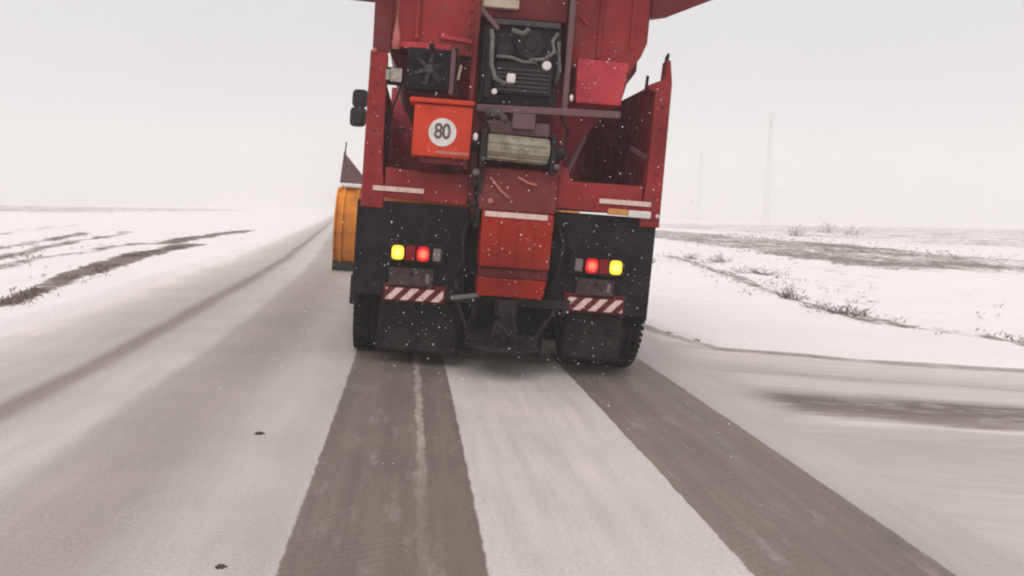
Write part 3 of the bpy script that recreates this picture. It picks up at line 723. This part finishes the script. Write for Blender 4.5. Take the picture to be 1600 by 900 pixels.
# cab
b = B()
b.hull([(-1.15, 4.5, .95), (1.15, 4.5, .95), (1.15, 6.55, .95), (-1.15, 6.55, .95)], [(-1.15, 4.5, 2.0), (1.15, 4.5, 2.0), (1.15, 6.6, 2.0), (-1.15, 6.6, 2.0)])
b.hull([(-1.14, 4.52, 2.0), (1.14, 4.52, 2.0), (1.14, 6.55, 2.0), (-1.14, 6.55, 2.0)], [(-1.05, 4.6, 2.72), (1.05, 4.6, 2.72), (1.05, 6.25, 2.72), (-1.05, 6.25, 2.72)])
cab = b.build('cab', 'cab_paint', T, .05)
B().hull([(-1.0, 6.53, 2.05), (1.0, 6.53, 2.05), (1.0, 6.58, 2.05), (-1.0, 6.58, 2.05)], [(-.92, 6.26, 2.66), (.92, 6.26, 2.66), (.92, 6.31, 2.66), (-.92, 6.31, 2.66)]).build('windscreen', 'glass', cab, .004)
for s in (-1, 1):
    B().hull([(s*1.10, 5.2, 2.05), (s*1.15, 5.2, 2.05), (s*1.15, 6.35, 2.05), (s*1.10, 6.35, 2.05)], [(s*1.04, 5.25, 2.6), (s*1.09, 5.25, 2.6), (s*1.09, 6.15, 2.6), (s*1.04, 6.15, 2.6)]).build('side_window', 'glass', cab, .004)
    B().prism([(5.1, 1.0), (6.45, 1.0), (6.45, 1.98), (5.1, 1.98)], s*1.152, s*1.165, 'x').build('door', 'cab_paint', cab, .006)
    mir = B().box(s*1.655-.115, s*1.655+.115, 6.02, 6.14, 2.565, 2.83).box(s*1.67-.12, s*1.67+.12, 6.02, 6.14, 2.29, 2.575).build('mirror', 'black_plastic', cab, .07)
    B().tube([(s*1.1, 6.2, 2.70), (s*1.5, 6.16, 2.72), (s*1.52, 6.16, 2.35), (s*1.12, 6.25, 2.2)], .015).build('mirror_arm', 'black_plastic', cab, 0)

# front plow
pro = [(8.35, .10), (8.22, .35), (8.16, .65), (8.20, 1.0), (8.34, 1.28), (8.52, 1.42)]
thick = pro + [(p+.05, q+.012) for p, q in pro[::-1]]
b = B(); b.prism(thick, -2.10, 2.1, 'x')
pl = b.build('snow_plow', 'plow_orange', T, .006)
for x in (-2.115, 2.115):
    b = B(); b.prism([(p-.06, q) for p, q in pro] + [(p+.09, q) for p, q in pro[::-1]], x-.016, x+.016, 'x'); b.build('end_plate', 'plow_orange', pl, .01)
for x in (-2.0, -1.75, -1.2, -.4, .4, 1.2, 1.8):
    b = B(); b.prism([(p-.075, q) for p, q in pro] + [(p-.002, q) for p, q in pro[::-1]], x-.02, x+.02, 'x'); b.build('plow_rib', 'plow_orange', pl, .006)
B().box(-2.13, 2.1, 8.26, 8.36, -.03, .14).build('cutting_edge', 'rubber', pl, .008)
B().box(-2.08, 2.08, 8.40, 8.60, 1.425, 1.50).build('snow_lip', 'snow_cap', pl, .03)
B().prism([(-2.11, 1.50), (-2.07, 2.06), (-2.03, 2.0), (-1.68, 1.62), (-1.2, 1.53), (1.9, 1.53), (2.05, 1.8), (2.08, 1.50)], 8.54, 8.57).build('snow_deflector', 'purple_steel', pl, .004)
B().tube([(-2.05, 8.55, 1.9), (-2.04, 8.55, 2.22)], .012).build('marker_rod', 'dark_steel', pl, 0)
b = B()
for s in (-1, 1): b.bar((s*.42, 7.15, .95), (s*.42, 8.25, .6), .1, .12)
b.box(-.7, .7, 7.2, 7.32, .55, 1.1); b.build('plow_mount', 'dark_steel', pl, .008)

# ---------------------------------------------------------------- power pylons in the haze
def pylon(x, y, h):
    t = empty('power_pylon', (x, y, zg(x, y)-.4)); b = B(); w = lambda z: .75-.55*z/h
    cs = ((-1, -1), (1, -1), (1, 1), (-1, 1))
    for a, c in cs: b.bar((a*w(0), c*w(0), 0), (a*w(h), c*w(h), h), .08, .08)
    n = 14
    for i in range(n):
        z0, z1 = h*i/n, h*(i+1)/n
        for (a, c), (d, e_) in zip(cs, cs[1:]+cs[:1]):
            b.bar((a*w(z0), c*w(z0), z0), (d*w(z1), e_*w(z1), z1), .035, .035); b.bar((d*w(z0), e_*w(z0), z0), (d*w(z0), e_*w(z0), z0+.01), .035, .035)
    b.build('lattice_mast', 'pylon_steel', t, 0)
    for z, L in ((h-.4, 1.6), (h-3.2, 3.4), (h-6, 2.6)):
        b = B(); b.bar((-L, 0, z), (L, 0, z), .05, .05); b.bar((-L, 0, z), (0, 0, z+.9), .07, .07); b.bar((L, 0, z), (0, 0, z+.9), .07, .07)
        b.build('crossarm', 'pylon_steel', t, 0)
    return t
M['pylon_steel'] = plain('pylon_steel', (.50, .49, .49), .6)
p1 = pylon(92, 220, 29); p2 = pylon(101, 300, 26)
tag(p1, 'taller and nearer of the two pale power pylons fading in the haze', 'power pylon', 'power pylons in the haze')
tag(p2, 'shorter and fainter power pylon nearer to the truck in the haze', 'power pylon', 'power pylons in the haze')

# ---------------------------------------------------------------- dry shrubs
def shrub(name, x, y, h, n, spread, label, seed, cat='shrub', group='dry shrubs on the right-hand snow verge'):
    rnd = random.Random(seed); b = B(); z0 = snow_h(x, y)-.03
    for i in range(n):
        a = rnd.uniform(0, 2*pi); lean = rnd.uniform(.1, 1.5)*spread; hh = h*rnd.uniform(.2, 1)*rnd.uniform(.5, 1)
        p0 = Vector((rnd.gauss(0, .45)*spread, rnd.gauss(0, .45)*spread, 0))
        p2 = p0 + Vector((cos(a)*lean, sin(a)*lean, hh)); p1 = (p0+p2)/2 + Vector((rnd.uniform(-.06, .06), rnd.uniform(-.06, .06), hh*.1))*h*2
        t = .003 + .007*h
        b.tube([p0, p1, p2], [t, t*.7, t*.3], 4)
        for k in range(3):
            q0 = p1.lerp(p2, rnd.random()); aa = rnd.uniform(0, 2*pi); L = hh*.3*rnd.uniform(.5, 1.2)
            b.tube([q0, q0 + Vector((cos(aa)*L*.6, sin(aa)*L*.6, L*.7))], [t*.5, t*.2], 3)
    o = b.build(name, 'twig', None, 0); o.location = (x, y, z0)
    return tag(o, label, cat, group)
shrub('dry_shrub', 6.42, 14.2, .34, 46, .16, 'upright grey-brown tuft of dry stems standing alone on the right snowbank', 1)
shrub('dry_shrub', 6.32, 12.0, .22, 70, .20, 'dark low clump of twigs nearest the camera on the right snowbank', 2)
shrub('dry_shrub', 6.05, 12.5, .16, 40, .16, 'small flat clump of twigs just left of the darkest clump', 3)
shrub('dry_shrub', 8.9, 27.2, .34, 36, .25, 'thin dry shrub right beside the edge of the truck tail', 4)
shrub('dry_shrub', 9.5, 26.0, .40, 50, .3, 'spiky pale shrub second from the truck along the weed line', 5)
shrub('dry_shrub', 8.6, 21.0, .30, 60, .45, 'broad low shrub in the middle of the weed line', 6)
shrub('bare_bush', 26.4, 58, 1.15, 34, .55, 'leftmost of the three faint bare bushes on the hazy right skyline', 7, 'bush', 'bare bushes on the hazy skyline')
shrub('bare_bush', 36.7, 74, 1.15, 40, .9, 'middle of the three faint bare bushes on the hazy right skyline', 8, 'bush', 'bare bushes on the hazy skyline')
shrub('bare_bush', 33.5, 64, .95, 44, 1.0, 'rightmost of the three faint bare bushes on the hazy right skyline', 9, 'bush', 'bare bushes on the hazy skyline')

# dry grass poking through the snow: nobody could count the blades
rnd = random.Random(5); b = B()
def blades(pts, n, spread, h, skip=0.):
    seg_ = list(zip(pts, pts[1:])); Ls = [math.hypot(q[0]-p[0], q[1]-p[1]) for p, q in seg_]
    for i in range(n):
        (p, q) = rnd.choices(seg_, Ls)[0]; t = rnd.random()
        x = p[0]+(q[0]-p[0])*t + rnd.gauss(0, spread); y = p[1]+(q[1]-p[1])*t + rnd.gauss(0, spread)
        if noise.noise(Vector((x*1.4, y*.7, 11))) < skip: continue
        z = snow_h(x, y)-.01
        for k in range(3):
            a = rnd.uniform(0, 2*pi); hh = h*rnd.uniform(.4, 1.2); d = Vector((cos(a), sin(a), 0)); sd_ = Vector((-sin(a), cos(a), 0))*.0035
            o = Vector((x, y, z)) + d*rnd.uniform(0, .04)
            v = [b.bm.verts.new(c) for c in (o-sd_, o+sd_, o+d*hh*.35+Vector((0, 0, hh*.7))+sd_*.6, o+d*hh*.8+Vector((0, 0, hh)))]
            b.bm.faces.new((v[0], v[1], v[2])); b.bm.faces.new((v[0], v[2], v[3]))
blades(STRIP1, 1500, .16, .045); blades(STRIP1[:2], 90, .1, .06, -1); blades(STRIP2, 900, .35, .05)
for F in FAINT: blades(F, 220, .3, .06, .1)
blades(WEEDS, 900, .3, .065, .05); blades(CURB[:5], 60, .04, .03, .1)
blades([(9, 30), (8.4, 18), (9.5, 13), (14, 12)], 400, 1.0, .07, .12)
blades([(13, 24), (13.5, 40)], 400, .6, .08, 0); blades([(20, 30), (22, 60)], 500, 1.5, .12, 0)
tag(b.build('dry_grass', 'dry_blade', None, 0), kind='stuff')

# clods on the road
def clod(name, x, y, r, label, sd):
    o = B().ball((0, 0, r*.3), r, 3, (1.2, 1.2, .5), .6).ball((r*1.3, r*.3, r*.15), r*.5, 2, (1, 1, .5), .6).build(name, 'brown_plate', None, 0, True)
    o.location = (x, y, zg(x, y)-.002); tag(o, label, 'clod')
clod('snow_clod', -.81, 4.24, .017, 'small dark clod on the left lane snow, farther one nearer the truck', 1)
clod('snow_clod', -.64, 2.67, .013, 'small dark clod at the bottom edge beside the left tyre strip', 2)

# ---------------------------------------------------------------- falling snow
rnd = random.Random(11); b = B()
for i in range(2000):
    y = rnd.uniform(3.2, 12); x = rnd.uniform(-.55, .6)*y*.62 + .1*y; z = rnd.uniform(.1, 2.1)
    if y > TY-.4 and -.8 < x-TX < 1.0+.3: y = rnd.uniform(3.6, TY-.4)
    r = .001 + .0022*rnd.random()**2
    b.ball((x, y, max(z, zg(x, y)+.03)), r, 1, (rnd.uniform(.7, 1.7), rnd.uniform(.7, 1.5), rnd.uniform(.7, 1.9)), .5)
tag(b.build('falling_snow', 'flake', None, 0, True), kind='stuff')

# ---------------------------------------------------------------- haze
hz = bpy.data.materials.new('haze'); hz.use_nodes = True; ht = hz.node_tree; ht.nodes.remove(ht.nodes['Principled BSDF'])
pv = ht.nodes.new('ShaderNodeVolumePrincipled'); pv.inputs['Color'].default_value = (.985, .975, .972, 1); pv.inputs['Density'].default_value = .0045
ht.links.new(pv.outputs[0], ht.nodes['Material Output'].inputs['Volume'])
hb = B().box(-360, 370, -20, 460, -8, 34).build('haze', hz, None, 0)
tag(hb, kind='stuff')
